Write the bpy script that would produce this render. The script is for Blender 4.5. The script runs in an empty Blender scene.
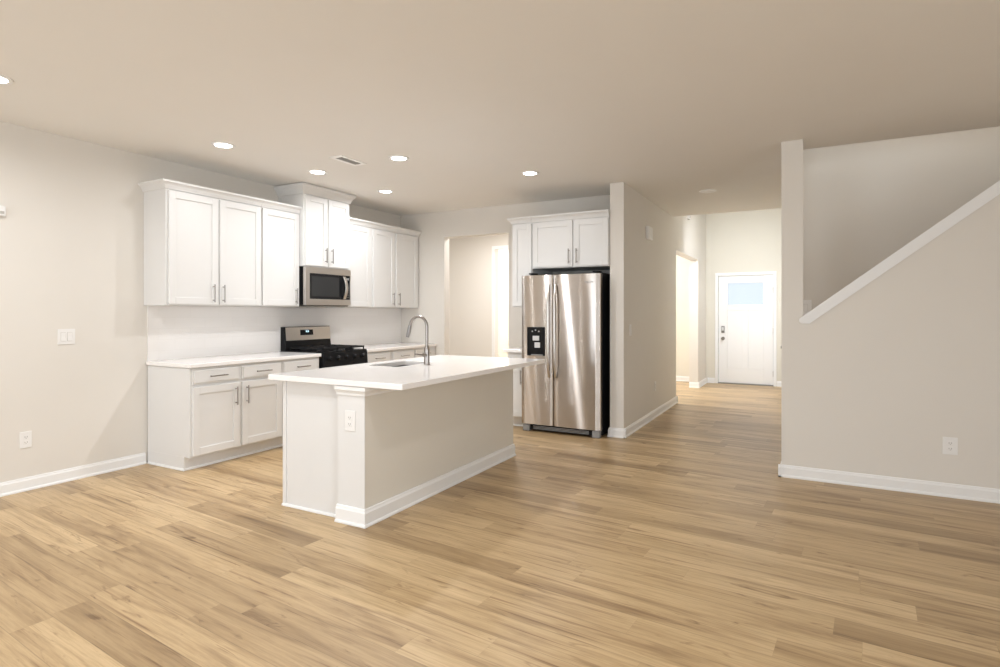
import bpy, bmesh, math, random
from mathutils import Vector, Matrix
random.seed(3)
PI = math.pi
S = bpy.context.scene
COL = S.collection

# ------------------------------------------------------------------ camera
cam_data = bpy.data.cameras.new('camera')
cam = bpy.data.objects.new('camera', cam_data)
COL.objects.link(cam)
cam.location = (5.1935, 0.0, 1.3386)
cam.rotation_euler = (PI / 2, 0, 0.4954)
cam_data.sensor_width = 36
cam_data.lens = 574.29 * 36 / 1000
cam_data.shift_y = -(333.5 - 312.52) / 1000
cam_data.clip_start = 0.05
S.camera = cam

# ------------------------------------------------------------------ world, exposure
S.view_settings.view_transform = 'Standard'
S.view_settings.look = 'None'
S.view_settings.gamma = 1
S.view_settings.exposure = 0.43
S.view_settings.use_curve_mapping = False
S.cycles.diffuse_bounces = 8
W = bpy.data.worlds.new('world'); S.world = W
W.use_nodes = True
bg = W.node_tree.nodes['Background']
bg.inputs[0].default_value = (0.84, 0.92, 1.0, 1)
bg.inputs[1].default_value = 0.8


def area(name, loc, rot, sx, sy, power, col=(1, 1, 1), spread=PI):
    d = bpy.data.lights.new(name, 'AREA')
    d.shape = 'RECTANGLE'; d.size = sx; d.size_y = sy
    d.energy = power; d.color = col; d.spread = spread
    o = bpy.data.objects.new(name, d); COL.objects.link(o)
    o.location = loc; o.rotation_euler = rot
    return o


def point(name, loc, power, rad, col=(1, 1, 1)):
    d = bpy.data.lights.new(name, 'POINT')
    d.energy = power; d.shadow_soft_size = rad; d.color = col
    o = bpy.data.objects.new(name, d); COL.objects.link(o)
    o.location = loc
    return o


# daylight outside the windows of the living room (behind the camera) and the den
area('daylight_rear_left', (1.75, -2.95, 1.35), (-PI / 2, 0, PI), 2.4, 2.0, 58, (0.86, 0.93, 1.0))
area('daylight_rear_right', (4.9, -2.95, 1.35), (-PI / 2, 0, PI), 2.4, 2.0, 32, (0.86, 0.93, 1.0))
area('side_fill', (9.3, -0.7, 1.4), (0, PI / 2, 0), 2.0, 3.0, 108, (0.88, 0.94, 1.0))  # side daylight added to brighten the faces turned right
area('daylight_den', (1.5, 11.95, 1.5), (-PI / 2, 0, 0), 2.0, 1.7, 60, (0.92, 0.96, 1.0))
point('foyer_fill', (4.2, 9.2, 4.3), 15, 0.2, (0.88, 0.93, 1.0))  # unseen lamp added overhead, stands in for high light in the foyer
area('door_fill', (4.40, 8.74, 3.15), (math.radians(52), 0, 0.08), 0.5, 0.3, 19, (0.88, 0.93, 1.0), math.radians(95))  # unseen area light added behind the header to brighten the front door
point('den_corner_fill', (0.1, 10.4, 2.2), 85, 0.12, (0.95, 0.97, 1.0))  # added point light, whitens the den corner visible through the passage
point('den_wall_fill', (2.5, 9.9, 2.4), 26, 0.12, (0.95, 0.97, 1.0))  # second added den light, brightens the front wall visible from the hall
point('stair_fill', (6.6, 5.85, 4.4), 22, 0.2, (1.0, 0.97, 0.93))  # added light above the stairwell, lifts the stair wall
area('passage_fill', (1.0, 7.45, 2.72), (0, 0, 0), 0.5, 0.5, 36, (1.0, 0.98, 0.96))  # unseen ceiling panel added to brighten the passage walls
LAMP_W = 9.0          # each recessed ceiling lamp
LAMP_COL = (0.955, 0.975, 1.0)


# ------------------------------------------------------------------ materials
def new_mat(name):
    m = bpy.data.materials.new(name); m.use_nodes = True
    nt = m.node_tree
    return m, nt, nt.nodes['Principled BSDF']


def N(nt, t, **kw):
    n = nt.nodes.new(t)
    for k, v in kw.items():
        setattr(n, k, v)
    return n


def plain(name, col, rough=0.5, metal=0.0, var=0.02, scale=3.0, bump=0.0, bscale=300, spec=None):
    m, nt, b = new_mat(name)
    tc = N(nt, 'ShaderNodeTexCoord')
    no = N(nt, 'ShaderNodeTexNoise'); no.inputs['Scale'].default_value = scale
    nt.links.new(tc.outputs['Object'], no.inputs['Vector'])
    mx = N(nt, 'ShaderNodeMix', data_type='RGBA')
    c = Vector(col)
    mx.inputs['A'].default_value = (*(c * (1 - var)), 1)
    mx.inputs['B'].default_value = (*[min(1, x * (1 + var)) for x in col], 1)
    nt.links.new(no.outputs['Fac'], mx.inputs['Factor'])
    nt.links.new(mx.outputs['Result'], b.inputs['Base Color'])
    b.inputs['Roughness'].default_value = rough
    b.inputs['Metallic'].default_value = metal
    if spec is not None:
        b.inputs['Specular IOR Level'].default_value = spec
    if bump:
        n2 = N(nt, 'ShaderNodeTexNoise'); n2.inputs['Scale'].default_value = bscale
        nt.links.new(tc.outputs['Object'], n2.inputs['Vector'])
        bp = N(nt, 'ShaderNodeBump'); bp.inputs['Strength'].default_value = bump
        bp.inputs['Distance'].default_value = 0.002
        nt.links.new(n2.outputs['Fac'], bp.inputs['Height'])
        nt.links.new(bp.outputs['Normal'], b.inputs['Normal'])
    return m


def emit(name, col, strength):
    m, nt, b = new_mat(name)
    b.inputs['Base Color'].default_value = (*col, 1)
    b.inputs['Emission Color'].default_value = (*col, 1)
    b.inputs['Emission Strength'].default_value = strength
    return m


def floor_material():
    m, nt, b = new_mat('oak_vinyl_plank')
    L = nt.links.new

    def math_(op, a=None, c=None, v=None):
        n = N(nt, 'ShaderNodeMath', operation=op)
        if a is not None: L(a, n.inputs[0])
        if c is not None: L(c, n.inputs[1])
        if v is not None: n.inputs[1].default_value = v
        return n.outputs[0]
    tc = N(nt, 'ShaderNodeTexCoord')
    mp = N(nt, 'ShaderNodeMapping'); mp.inputs['Rotation'].default_value = (0, 0, math.radians(4.5))
    L(tc.outputs['Object'], mp.inputs['Vector'])
    sp = N(nt, 'ShaderNodeSeparateXYZ'); L(mp.outputs[0], sp.inputs[0])
    X, Y = sp.outputs['X'], sp.outputs['Y']
    PW, PL = 0.155, 1.22
    yr = math_('DIVIDE', Y, v=PW)
    row = math_('FLOOR', yr)
    fy = math_('FRACT', yr)
    wn = N(nt, 'ShaderNodeTexWhiteNoise', noise_dimensions='1D'); L(row, wn.inputs['W'])
    xo = math_('ADD', math_('DIVIDE', X, v=PL), math_('MULTIPLY', wn.outputs['Value'], v=7.3))
    colm = math_('FLOOR', xo)
    fx = math_('FRACT', xo)
    cb = N(nt, 'ShaderNodeCombineXYZ'); L(row, cb.inputs[0]); L(colm, cb.inputs[1])
    w2 = N(nt, 'ShaderNodeTexWhiteNoise', noise_dimensions='2D'); L(cb.outputs[0], w2.inputs['Vector'])
    # grain coordinates: stretched along the plank, shifted for each plank
    off = N(nt, 'ShaderNodeVectorMath', operation='SCALE'); L(w2.outputs['Color'], off.inputs[0]); off.inputs['Scale'].default_value = 37
    addv = N(nt, 'ShaderNodeVectorMath', operation='ADD'); L(mp.outputs[0], addv.inputs[0]); L(off.outputs[0], addv.inputs[1])

    def noise(sx, sy, detail, rough=0.55, dist=0.0):
        sc = N(nt, 'ShaderNodeVectorMath', operation='MULTIPLY'); L(addv.outputs[0], sc.inputs[0])
        sc.inputs[1].default_value = (sx, sy, 1)
        n = N(nt, 'ShaderNodeTexNoise'); L(sc.outputs[0], n.inputs['Vector'])
        n.inputs['Scale'].default_value = 1; n.inputs['Detail'].default_value = detail
        n.inputs['Roughness'].default_value = rough; n.inputs['Distortion'].default_value = dist
        return n.outputs['Fac']

    def ramp(fac, stops):
        r = N(nt, 'ShaderNodeValToRGB'); L(fac, r.inputs[0])
        e = r.color_ramp.elements
        e[0].position, e[0].color = stops[0][0], (*stops[0][1], 1)
        e[1].position, e[1].color = stops[-1][0], (*stops[-1][1], 1)
        for p, c in stops[1:-1]:
            q = e.new(p); q.color = (*c, 1)
        return r.outputs['Color']

    def mix(fac, A, B, blend='MIX', fv=None):
        x = N(nt, 'ShaderNodeMix', data_type='RGBA', blend_type=blend)
        if fac is not None: L(fac, x.inputs['Factor'])
        if fv is not None: x.inputs['Factor'].default_value = fv
        for s, v in (('A', A), ('B', B)):
            if isinstance(v, tuple): x.inputs[s].default_value = (*v, 1)
            else: L(v, x.inputs[s])
        return x.outputs['Result']
    base = ramp(w2.outputs['Value'], [(0.0, FL[0]), (0.5, FL[1]), (1.0, FL[2])])
    broad = ramp(noise(0.8, 9, 5, 0.62, 0.9), [(0.44, (1.06, 1.06, 1.05)), (0.57, (0.87, 0.84, 0.80)), (0.72, (0.47, 0.40, 0.34))])
    fine = ramp(noise(3.0, 80, 5, 0.75), [(0.32, (0.80, 0.77, 0.73)), (0.58, (1.05, 1.05, 1.04))])
    dark = ramp(noise(1.3, 38, 3, 0.6, 0.5), [(0.59, (1, 1, 1)), (0.72, (0.40, 0.30, 0.22))])
    knots = ramp(noise(3.2, 14, 4, 0.6, 1.5), [(0.62, (1, 1, 1)), (0.76, (0.34, 0.25, 0.18))])
    c = mix(None, base, broad, 'MULTIPLY', 0.9)
    c = mix(None, c, fine, 'MULTIPLY', 1.0)
    c = mix(None, c, dark, 'MULTIPLY', 0.8)
    c = mix(None, c, knots, 'MULTIPLY', 0.9)
    # seams
    one = N(nt, 'ShaderNodeMath', operation='SUBTRACT'); one.inputs[0].default_value = 1; L(fy, one.inputs[1])
    ey = math_('MULTIPLY', math_('MINIMUM', fy, one.outputs[0]), v=PW)
    onx = N(nt, 'ShaderNodeMath', operation='SUBTRACT'); onx.inputs[0].default_value = 1; L(fx, onx.inputs[1])
    ex = math_('ADD', math_('MULTIPLY', math_('MINIMUM', fx, onx.outputs[0]), v=PL), v=0.0012)
    edge = math_('MINIMUM', ex, ey)
    seam = N(nt, 'ShaderNodeMapRange'); L(edge, seam.inputs['Value'])
    seam.inputs['From Min'].default_value = 0.0004; seam.inputs['From Max'].default_value = 0.0024
    seam.inputs['To Min'].default_value = 0.66; seam.inputs['To Max'].default_value = 1.0
    c = mix(None, c, seam.outputs[0], 'MULTIPLY', 1.0)
    L(c, b.inputs['Base Color'])
    b.inputs['Roughness'].default_value = 0.36
    b.inputs['Specular IOR Level'].default_value = 0.4
    bp = N(nt, 'ShaderNodeBump'); bp.inputs['Strength'].default_value = 0.25; bp.inputs['Distance'].default_value = 0.001
    L(seam.outputs[0], bp.inputs['Height']); L(bp.outputs['Normal'], b.inputs['Normal'])
    return m


def tile_material():
    m, nt, b = new_mat('white_subway_tile')
    L = nt.links.new
    tc = N(nt, 'ShaderNodeTexCoord')
    mp = N(nt, 'ShaderNodeMapping'); mp.inputs['Rotation'].default_value = (0, 0, 0)
    sp = N(nt, 'ShaderNodeSeparateXYZ'); L(tc.outputs['Object'], sp.inputs[0])
    cb = N(nt, 'ShaderNodeCombineXYZ'); 
    ad = N(nt, 'ShaderNodeMath', operation='ADD'); L(sp.outputs['X'], ad.inputs[0]); L(sp.outputs['Y'], ad.inputs[1])
    L(ad.outputs[0], cb.inputs[0]); L(sp.outputs['Z'], cb.inputs[1])
    br = N(nt, 'ShaderNodeTexBrick'); L(cb.outputs[0], br.inputs['Vector'])
    br.inputs['Scale'].default_value = 1
    br.inputs['Brick Width'].default_value = 0.30; br.inputs['Row Height'].default_value = 0.10
    br.inputs['Mortar Size'].default_value = 0.0015
    br.inputs['Color1'].default_value = (0.80, 0.78, 0.76, 1); br.inputs['Color2'].default_value = (0.82, 0.80, 0.78, 1)
    br.inputs['Mortar'].default_value = (0.77, 0.75, 0.725, 1)
    L(br.outputs['Color'], b.inputs['Base Color'])
    b.inputs['Roughness'].default_value = 0.22
    return m


def steel(name, col=(0.62, 0.59, 0.56), rough=0.3, aniso=0.0, rot=0.0):
    m, nt, b = new_mat(name)
    L = nt.links.new
    tc = N(nt, 'ShaderNodeTexCoord')
    mp = N(nt, 'ShaderNodeMapping'); mp.inputs['Scale'].default_value = (3, 3, 400)
    L(tc.outputs['Object'], mp.inputs['Vector'])
    no = N(nt, 'ShaderNodeTexNoise'); no.inputs['Scale'].default_value = 1; no.inputs['Detail'].default_value = 2
    L(mp.outputs[0], no.inputs['Vector'])
    mr = N(nt, 'ShaderNodeMapRange'); L(no.outputs['Fac'], mr.inputs['Value'])
    mr.inputs['To Min'].default_value = rough * 0.96; mr.inputs['To Max'].default_value = rough * 1.04
    L(mr.outputs[0], b.inputs['Roughness'])
    b.inputs['Base Color'].default_value = (*col, 1)
    b.inputs['Metallic'].default_value = 1
    if aniso:
        # fine horizontal brushing: reflections are smeared up and down
        g = N(nt, 'ShaderNodeBsdfAnisotropic')
        g.inputs['Color'].default_value = (*col, 1)
        g.inputs['Anisotropy'].default_value = aniso
        g.inputs['Rotation'].default_value = rot
        L(mr.outputs[0], g.inputs['Roughness'])
        tg = N(nt, 'ShaderNodeTangent', direction_type='RADIAL', axis='Z')
        L(tg.outputs[0], g.inputs['Tangent'])
        L(g.outputs[0], nt.nodes['Material Output'].inputs['Surface'])
    return m


FL = [(0.35, 0.242, 0.130), (0.475, 0.34, 0.19), (0.555, 0.41, 0.24)]
M = dict(
    wall=plain('beige_wall_paint', (0.705, 0.672, 0.622), 0.65, var=0.012, bump=0.06),
    ceil=plain('flat_ceiling_paint', (0.80, 0.785, 0.755), 0.85, var=0.012, bump=0.08, bscale=120),
    foyer=plain('pale_foyer_paint', (0.70, 0.67, 0.59), 0.7, var=0.012, bump=0.06),
    ventwhite=plain('white_vent_enamel', (0.93, 0.93, 0.92), 0.4, var=0.005),
    ventgrey=plain('grey_vent_blade', (0.42, 0.41, 0.40), 0.5),
    den=plain('overlit_den_wall', (0.84, 0.84, 0.83), 0.6, var=0.01),  # the den's overexposed brightness is put into this whiter wall colour
    trim=plain('white_trim_paint', (0.82, 0.82, 0.815), 0.35, var=0.01),
    cab=plain('white_cabinet_lacquer', (0.72, 0.715, 0.705), 0.38, var=0.01),
    islw=plain('beige_island_paint', (0.71, 0.68, 0.615), 0.6, var=0.012, bump=0.05),
    quartz=plain('white_quartz', (0.86, 0.84, 0.83), 0.12, var=0.02, scale=9),
    plastic=plain('white_plastic', (0.80, 0.79, 0.775), 0.4, var=0.01),
    slot=plain('dark_slot', (0.10, 0.095, 0.09), 0.6),
    seamgrey=plain('pale_grey_gap', (0.45, 0.43, 0.40), 0.6),
    nickel=steel('brushed_nickel', (0.33, 0.305, 0.285), 0.28),
    steel=steel('stainless_steel', (0.62, 0.585, 0.55), 0.28),
    fsteel=steel('brushed_stainless_door', (0.58, 0.535, 0.50), 0.20, 0.84),
    sinksteel=steel('satin_sink_steel', (0.22, 0.21, 0.20), 0.32),
    dsteel=steel('dark_steel', (0.30, 0.29, 0.28), 0.3),
    black=plain('black_enamel', (0.008, 0.008, 0.009), 0.25, var=0.1, spec=0.2),
    blackm=plain('black_cast_iron', (0.010, 0.010, 0.011), 0.55, var=0.2, bump=0.2, spec=0.2),
    blackg=plain('black_glass', (0.010, 0.010, 0.011), 0.08, var=0.05, spec=0.22),
    screen=plain('smoked_window', (0.03, 0.031, 0.032), 0.10, var=0.05, spec=0.3),
    grey=plain('grey_plastic', (0.28, 0.28, 0.28), 0.5),
    pale=plain('pale_grey_paddle', (0.62, 0.62, 0.63), 0.35),
    digit=emit('display_digits', (0.8, 0.95, 1.0), 0.9),
    lens=emit('lamp_lens', (1.0, 0.97, 0.93), 14.0),
    tile=tile_material(),
)
M['floor'] = floor_material()


def glass_material():
    m, nt, b = new_mat('frosted_door_glass')
    b.inputs['Base Color'].default_value = (0.95, 0.97, 1, 1)
    b.inputs['Roughness'].default_value = 0.08
    b.inputs['Transmission Weight'].default_value = 1.0
    b.inputs['IOR'].default_value = 1.1
    return m


M['glass'] = glass_material()

# ------------------------------------------------------------------ mesh helpers
ORIGIN = {}          # object -> world position of its origin


def ident(p): return p


class B:
    """Collects shapes in one bmesh; map turns local (u, v, z) into world coordinates."""

    def __init__(self, mp=ident):
        self.bm = bmesh.new(); self.mp = mp

    def box(self, x0, x1, y0, y1, z0, z1):
        vs = [self.bm.verts.new(self.mp((x, y, z))) for x in (x0, x1) for y in (y0, y1) for z in (z0, z1)]
        for f in ((0, 1, 3, 2), (4, 6, 7, 5), (0, 4, 5, 1), (2, 3, 7, 6), (0, 2, 6, 4), (1, 5, 7, 3)):
            self.bm.faces.new([vs[i] for i in f])
        return self

    def prism(self, pts, a0, a1, axis='y'):
        """pts: 2-D outline; extruded along axis from a0 to a1."""
        def P(p, a):
            if axis == 'y': return (p[0], a, p[1])
            if axis == 'x': return (a, p[0], p[1])
            return (p[0], p[1], a)
        A = [self.bm.verts.new(self.mp(P(p, a0))) for p in pts]
        C_ = [self.bm.verts.new(self.mp(P(p, a1))) for p in pts]
        n = len(pts)
        self.bm.faces.new(A); self.bm.faces.new(C_[::-1])
        for i in range(n):
            self.bm.faces.new([A[i], C_[i], C_[(i + 1) % n], A[(i + 1) % n]])
        return self

    def tube(self, path, r, seg=12, caps=True):
        path = [Vector(p) for p in path]
        rs = r if isinstance(r, (list, tuple)) else [r] * len(path)
        rings = []
        t0 = (path[1] - path[0]).normalized()
        up = Vector((0, 0, 1)) if abs(t0.z) < 0.9 else Vector((1, 0, 0))
        nrm = t0.cross(up).normalized()
        for i, p in enumerate(path):
            if i == 0: t = t0
            elif i == len(path) - 1: t = (path[i] - path[i - 1]).normalized()
            else: t = (path[i + 1] - path[i - 1]).normalized()
            nrm = (nrm - t * nrm.dot(t)).normalized()
            bn = t.cross(nrm)
            rings.append([self.bm.verts.new(self.mp(tuple(p + (nrm * math.cos(a) + bn * math.sin(a)) * rs[i])))
                          for a in [2 * PI * k / seg for k in range(seg)]])
        for a, b_ in zip(rings, rings[1:]):
            for k in range(seg):
                self.bm.faces.new([a[k], a[(k + 1) % seg], b_[(k + 1) % seg], b_[k]])
        if caps:
            self.bm.faces.new(rings[0][::-1]); self.bm.faces.new(rings[-1])
        return self

    def lathe(self, prof, c, seg=32, axis='z'):
        """prof: list of (r, h) revolved about a vertical (or u / v) axis through c."""
        rings = []
        for r, h in prof:
            ring = []
            for k in range(seg):
                a = 2 * PI * k / seg
                if axis == 'z': p = (c[0] + r * math.cos(a), c[1] + r * math.sin(a), c[2] + h)
                elif axis == 'y': p = (c[0] + r * math.cos(a), c[1] + h, c[2] + r * math.sin(a))
                else: p = (c[0] + h, c[1] + r * math.cos(a), c[2] + r * math.sin(a))
                ring.append(self.bm.verts.new(self.mp(p)))
            rings.append(ring)
        for a, b_ in zip(rings, rings[1:]):
            for k in range(seg):
                self.bm.faces.new([a[k], a[(k + 1) % seg], b_[(k + 1) % seg], b_[k]])
        self.bm.faces.new(rings[0][::-1]); self.bm.faces.new(rings[-1])
        return self

    def grid(self, fn, nu, nv):
        V = [[self.bm.verts.new(self.mp(fn(i / nu, j / nv))) for j in range(nv + 1)] for i in range(nu + 1)]
        for i in range(nu):
            for j in range(nv):
                self.bm.faces.new([V[i][j], V[i + 1][j], V[i + 1][j + 1], V[i][j + 1]])
        return self


def obj(name, b, mat, parent=None, bevel=0.0, smooth=False, seg=2, label=None):
    bm = b.bm
    bmesh.ops.recalc_face_normals(bm, faces=bm.faces)
    if parent is not None:
        o0 = ORIGIN[parent.name]
    else:
        xs = [v.co for v in bm.verts]
        lo = Vector((min(v.x for v in xs), min(v.y for v in xs), min(v.z for v in xs)))
        hi = Vector((max(v.x for v in xs), max(v.y for v in xs), max(v.z for v in xs)))
        o0 = Vector(((lo.x + hi.x) / 2, (lo.y + hi.y) / 2, lo.z))
    bmesh.ops.translate(bm, verts=bm.verts, vec=-o0)
    me = bpy.data.meshes.new(name); bm.to_mesh(me); bm.free()
    me.materials.append(M[mat] if isinstance(mat, str) else mat)
    if smooth:
        for p in me.polygons: p.use_smooth = True
        try: me.set_sharp_from_angle(angle=math.radians(40))
        except Exception: pass
    o = bpy.data.objects.new(name, me); COL.objects.link(o)
    if parent is not None:
        o.parent = parent
    else:
        o.location = o0
    ORIGIN[o.name] = o0
    if bevel:
        md = o.modifiers.new('edge', 'BEVEL'); md.width = bevel; md.segments = seg
        md.limit_method = 'ANGLE'; md.angle_limit = math.radians(40)
        md.harden_normals = False
    if label: o['label'] = label
    return o


def thing(name, label, cat, loc, group=None):
    o = bpy.data.objects.new(name, None); COL.objects.link(o)
    o.empty_display_size = 0.1
    o.location = loc; o['label'] = label; o['category'] = cat
    if group: o['group'] = group
    ORIGIN[o.name] = Vector(loc)
    return o


def tag(o, label, cat, group=None):
    o['label'] = label; o['category'] = cat
    if group: o['group'] = group
    return o


def struct(name, b, mat, parent=None, bevel=0.0):
    o = obj(name, b, mat, parent, bevel)
    if parent is None: o['kind'] = 'structure'
    return o


def dup(root, loc, label=None, group=None):
    r = root.copy(); COL.objects.link(r); r.location = loc
    ORIGIN[r.name] = Vector(loc)
    if label: r['label'] = label
    if group: r['group'] = group
    for ch in list(root.children):
        c = ch.copy(); COL.objects.link(c); c.parent = r
        for g in ch.children:
            d = g.copy(); COL.objects.link(d); d.parent = c
    return r


# ------------------------------------------------------------------ dimensions
H = 2.732                     # ceiling
YB = 6.60                     # kitchen back wall
XW0, XW, YW = 3.29, 3.442, 6.021   # wall beside the fridge
XR, YR = 4.986, 5.223         # knee wall by the stairs
YF = 11.533                   # front wall of the house
YH = 8.54                     # where the low ceiling ends
T = 0.12

# ------------------------------------------------------------------ the setting
struct('floor', B().box(-1.2, 9.2, -2.8, YF + 0.1, -0.1, 0.0), 'floor')
c = B()
c.box(-T, 9.1, -2.72, 5.56, H, H + 0.25)
c.box(-T, XW0, 5.56, YB + T, H, H + 0.25)
c.box(XW0, 5.1, 5.56, YH, H, H + 0.25)
c.box(-1.2, XW0, YB + T, YF, H, H + 0.25)
struct('ceiling', c, 'ceil')
struct('ceiling_foyer', B().box(XW0, 9.1, 5.56, YF + T, 5.2, 5.3), 'ceil')

struct('wall_left', B().box(-T, 0, -2.6, YB + T, 0, H), 'wall')
# rear wall, behind the camera, with two window openings
rw = B()
for x0, x1 in ((-T, 0.55), (2.95, 3.7), (6.1, 9.1)): rw.box(x0, x1, -2.72, -2.6, 0, H)
for x0, x1 in ((0.55, 2.95), (3.7, 6.1)):
    rw.box(x0, x1, -2.72, -2.6, 2.35, H); rw.box(x0, x1, -2.72, -2.6, 0, 0.35)
struct('wall_rear', rw, 'wall')
for n, (x0, x1) in enumerate(((0.55, 2.95), (3.7, 6.1)), 1):
    w = B()
    for a, b_ in ((x0, x0 + 0.05), (x1 - 0.05, x1), ((x0 + x1) / 2 - 0.05, (x0 + x1) / 2 + 0.05)): w.box(a, b_, -2.70, -2.62, 0.35, 2.35)
    w.box(x0, x1, -2.70, -2.62, 0.35, 0.40); w.box(x0, x1, -2.70, -2.62, 2.30, 2.35); w.box(x0, x1, -2.69, -2.63, 1.33, 1.37)
    struct('window_%d' % n, w, 'trim')
struct('wall_right', B().box(9.0, 9.1, -2.6, -2.2, 0, H).box(9.0, 9.1, 0.8, 6.3, 0, H).box(9.0, 9.1, -2.2, 0.8, 0, 0.4).box(9.0, 9.1, -2.2, 0.8, 2.4, H).box(9.0, 9.1, 5.44, 6.3, H, 5.2), 'wall')
w = B()
for a, b_ in ((-2.2, -2.15), (0.75, 0.8), (-0.75, -0.65)): w.box(9.02, 9.08, a, b_, 0.4, 2.4)
w.box(9.02, 9.08, -2.15, 0.75, 0.4, 0.45).box(9.02, 9.08, -2.15, 0.75, 2.35, 2.4)
struct('window_4', w, 'trim')  # unseen window added to let in the side fill

# kitchen back wall with the cased opening
OX0, OX1, OZ = 0.755, 1.752, 2.375
bw = B().box(0, OX0, YB, YB + T, 0, H).box(OX1, XW0, YB, YB + T, 0, H).box(OX0, OX1, YB, YB + T, OZ, H)
struct('wall_back', bw, 'wall')
# passage behind the kitchen, its far wall opens to the bright den
DX0, DX1, DZ = 0.45, 1.35, 2.42
pw = B().box(-1.2, DX0, 8.6, 8.72, 0, H).box(DX1, XW0, 8.6, 8.72, 0, H).box(DX0, DX1, 8.6, 8.72, DZ, H)
struct('wall_passage', pw, 'wall')
struct('wall_side', B().box(-1.2, -1.1, YB + T, YF, 0, H), 'den')
# wall between kitchen and hall, then the opening to the den
DO0, DO1, DOZ = 8.735, 10.64, 2.27
hw = B().box(XW0, XW, YW, DO0, 0, H).box(XW0, XW, DO0, DO1, DOZ, H).box(XW0, XW, DO1, YF, 0, H)
hw.box(XW0, XW, YH, YF, H, 5.2)
struct('wall_hall', hw, 'wall')
struct('wall_header', B().box(XW, 5.1, YH - 0.001, YH + T, H + 0.251, 5.2), 'wall')
# front wall with the door opening and the den window
FX0, FX1, FZ = 3.655, 4.607, 2.035
fw = B().box(-1.2, 0.5, YF, YF + T, 0, H + 0.3).box(2.5, FX0, YF, YF + T, 0, H + 0.3)
fw.box(0.5, 2.5, YF, YF + T, 0, 0.65).box(0.5, 2.5, YF, YF + T, 2.35, H + 0.3)
fw.box(FX0, FX1, YF, YF + T, FZ, H + 0.3).box(FX1, 5.1, YF, YF + T, 0, H + 0.3)
fw.box(XW0, 5.1, YF, YF + T, H + 0.3, 5.2)
struct('wall_front', fw, 'foyer')
w = B()
for a, b_ in ((0.5, 0.56), (2.44, 2.5), (1.47, 1.53)): w.box(a, b_, YF + 0.02, YF + 0.1, 0.65, 2.35)
w.box(0.5, 2.5, YF + 0.02, YF + 0.1, 0.65, 0.70).box(0.5, 2.5, YF + 0.02, YF + 0.1, 2.30, 2.35)
struct('window_3', w, 'trim')
# right side of hall and foyer
rh = B().box(4.98, 5.1, 6.42, YF, 0, 5.2)
rh.box(4.815, 4.98, 10.55, YF, 0, 5.2)
struct('wall_foyer', rh, 'foyer')
struct('wall_stair', B().box(4.98, 9.1, 6.30, 6.42, 0, 5.2), 'wall')
struct('wall_upstairs', B().box(5.1, 9.0, 5.44, 5.56, H + 0.251, 5.2), 'wall')

# knee wall with its full-height post
SL, KX, KZ = 0.783, 5.142, 1.281
xe = KX + (H - KZ) / SL
struct('wall_knee', B().prism([(XR, 0), (9.0, 0), (9.0, H), (xe, H), (KX, KZ), (KX, H), (XR, H)], YR, YR + T), 'wall')
# sloping cap: overhanging board, cove and fascia, cut level at the foot
cap = B()
def slope(a, b_, x_min, y0, y1):
    zb = lambda x: 1.25 + SL * (x - 5.188)
    xa, xb = max(x_min, 5.188 - a / SL), max(x_min, 5.188 - b_ / SL)
    xf = xe - 0.03
    cap.prism([(xa, zb(xa) + a), (xf, zb(xf) + a), (xf, zb(xf) + b_), (xb, zb(xb) + b_)], y0, y1)
slope(0.070, 0.096, 5.115, YR - 0.032, YR - 0.001)
slope(0.070, 0.096, KX + 0.005, YR - 0.001, YR + T + 0.03)
slope(0.044, 0.070, 5.115, YR - 0.022, YR - 0.001)
slope(0.000, 0.044, 5.115, YR - 0.013, YR - 0.001)
struct('trim_1', cap, 'trim')
# stair flight behind the knee wall
st = B()
for k in range(8):
    x0 = 5.15 + 0.245 * k
    st.box(x0, x0 + 0.245, YR + T + 0.002, 6.298, 0.0, 0.19 * (k + 1))
    st.box(x0 - 0.025, x0 + 0.245, YR + T + 0.002, 6.298, 0.19 * (k + 1) - 0.001, 0.19 * (k + 1) + 0.022)
struct('trim_2', st, 'floor')


def baseboard(name, segs, z=0.098, mat='trim'):
    """segs: (axis, a0, a1, face, sign): a run along an axis, standing out from a wall face"""
    b = B()
    for ax, a0, a1, f, s in segs:
        pr = [(0, 0), (0.023, 0), (0.023, 0.010), (0.018, 0.018), (0.0135, 0.019), (0.0135, z - 0.022), (0.009, z - 0.012), (0.0075, z - 0.002), (0.004, z), (0, z)]
        pts = [(f + s * p[0], p[1]) for p in pr]
        b.prism(pts, a0, a1, 'y' if ax == 'y' else 'x')
    return struct(name, b, mat)


baseboard('baseboard_left', [('y', -2.6, 2.985, 0.001, 1)])
baseboard('baseboard_hall', [('y', YW - 0.023, DO0, XW, 1), ('x', XW0 + 0.002, XW + 0.023, YW, -1), ('y', YW - 0.023, 6.1, XW0, -1), ('y', DO1, YF, XW, 1), ('x', XW0, XW + 0.023, DO1, -1), ('x', XW0, XW + 0.023, DO0, 1)])
baseboard('baseboard_right', [('x', XR - 0.023, 9.0, YR, -1), ('y', YR - 0.023, YR + T, XR, -1)])
baseboard('baseboard_front', [('x', -1.1, 3.27, YF, -1), ('x', XW + 0.025, 3.60, YF, -1), ('x', 4.66, 4.81, YF, -1)])
baseboard('baseboard_foyer', [('y', 6.42, 10.54, 4.98, -1), ('y', 10.54, 10.64, 4.815, -1), ('x', 4.792, 4.98, 10.55, -1)])
baseboard('baseboard_back', [('x', OX1 + 0.01, 2.0, YB, -1)])
baseboard('baseboard_passage', [('x', -1.1, DX0 - 0.06, 8.6, -1), ('x', DX1 + 0.06, XW0, 8.6, -1)])

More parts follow.
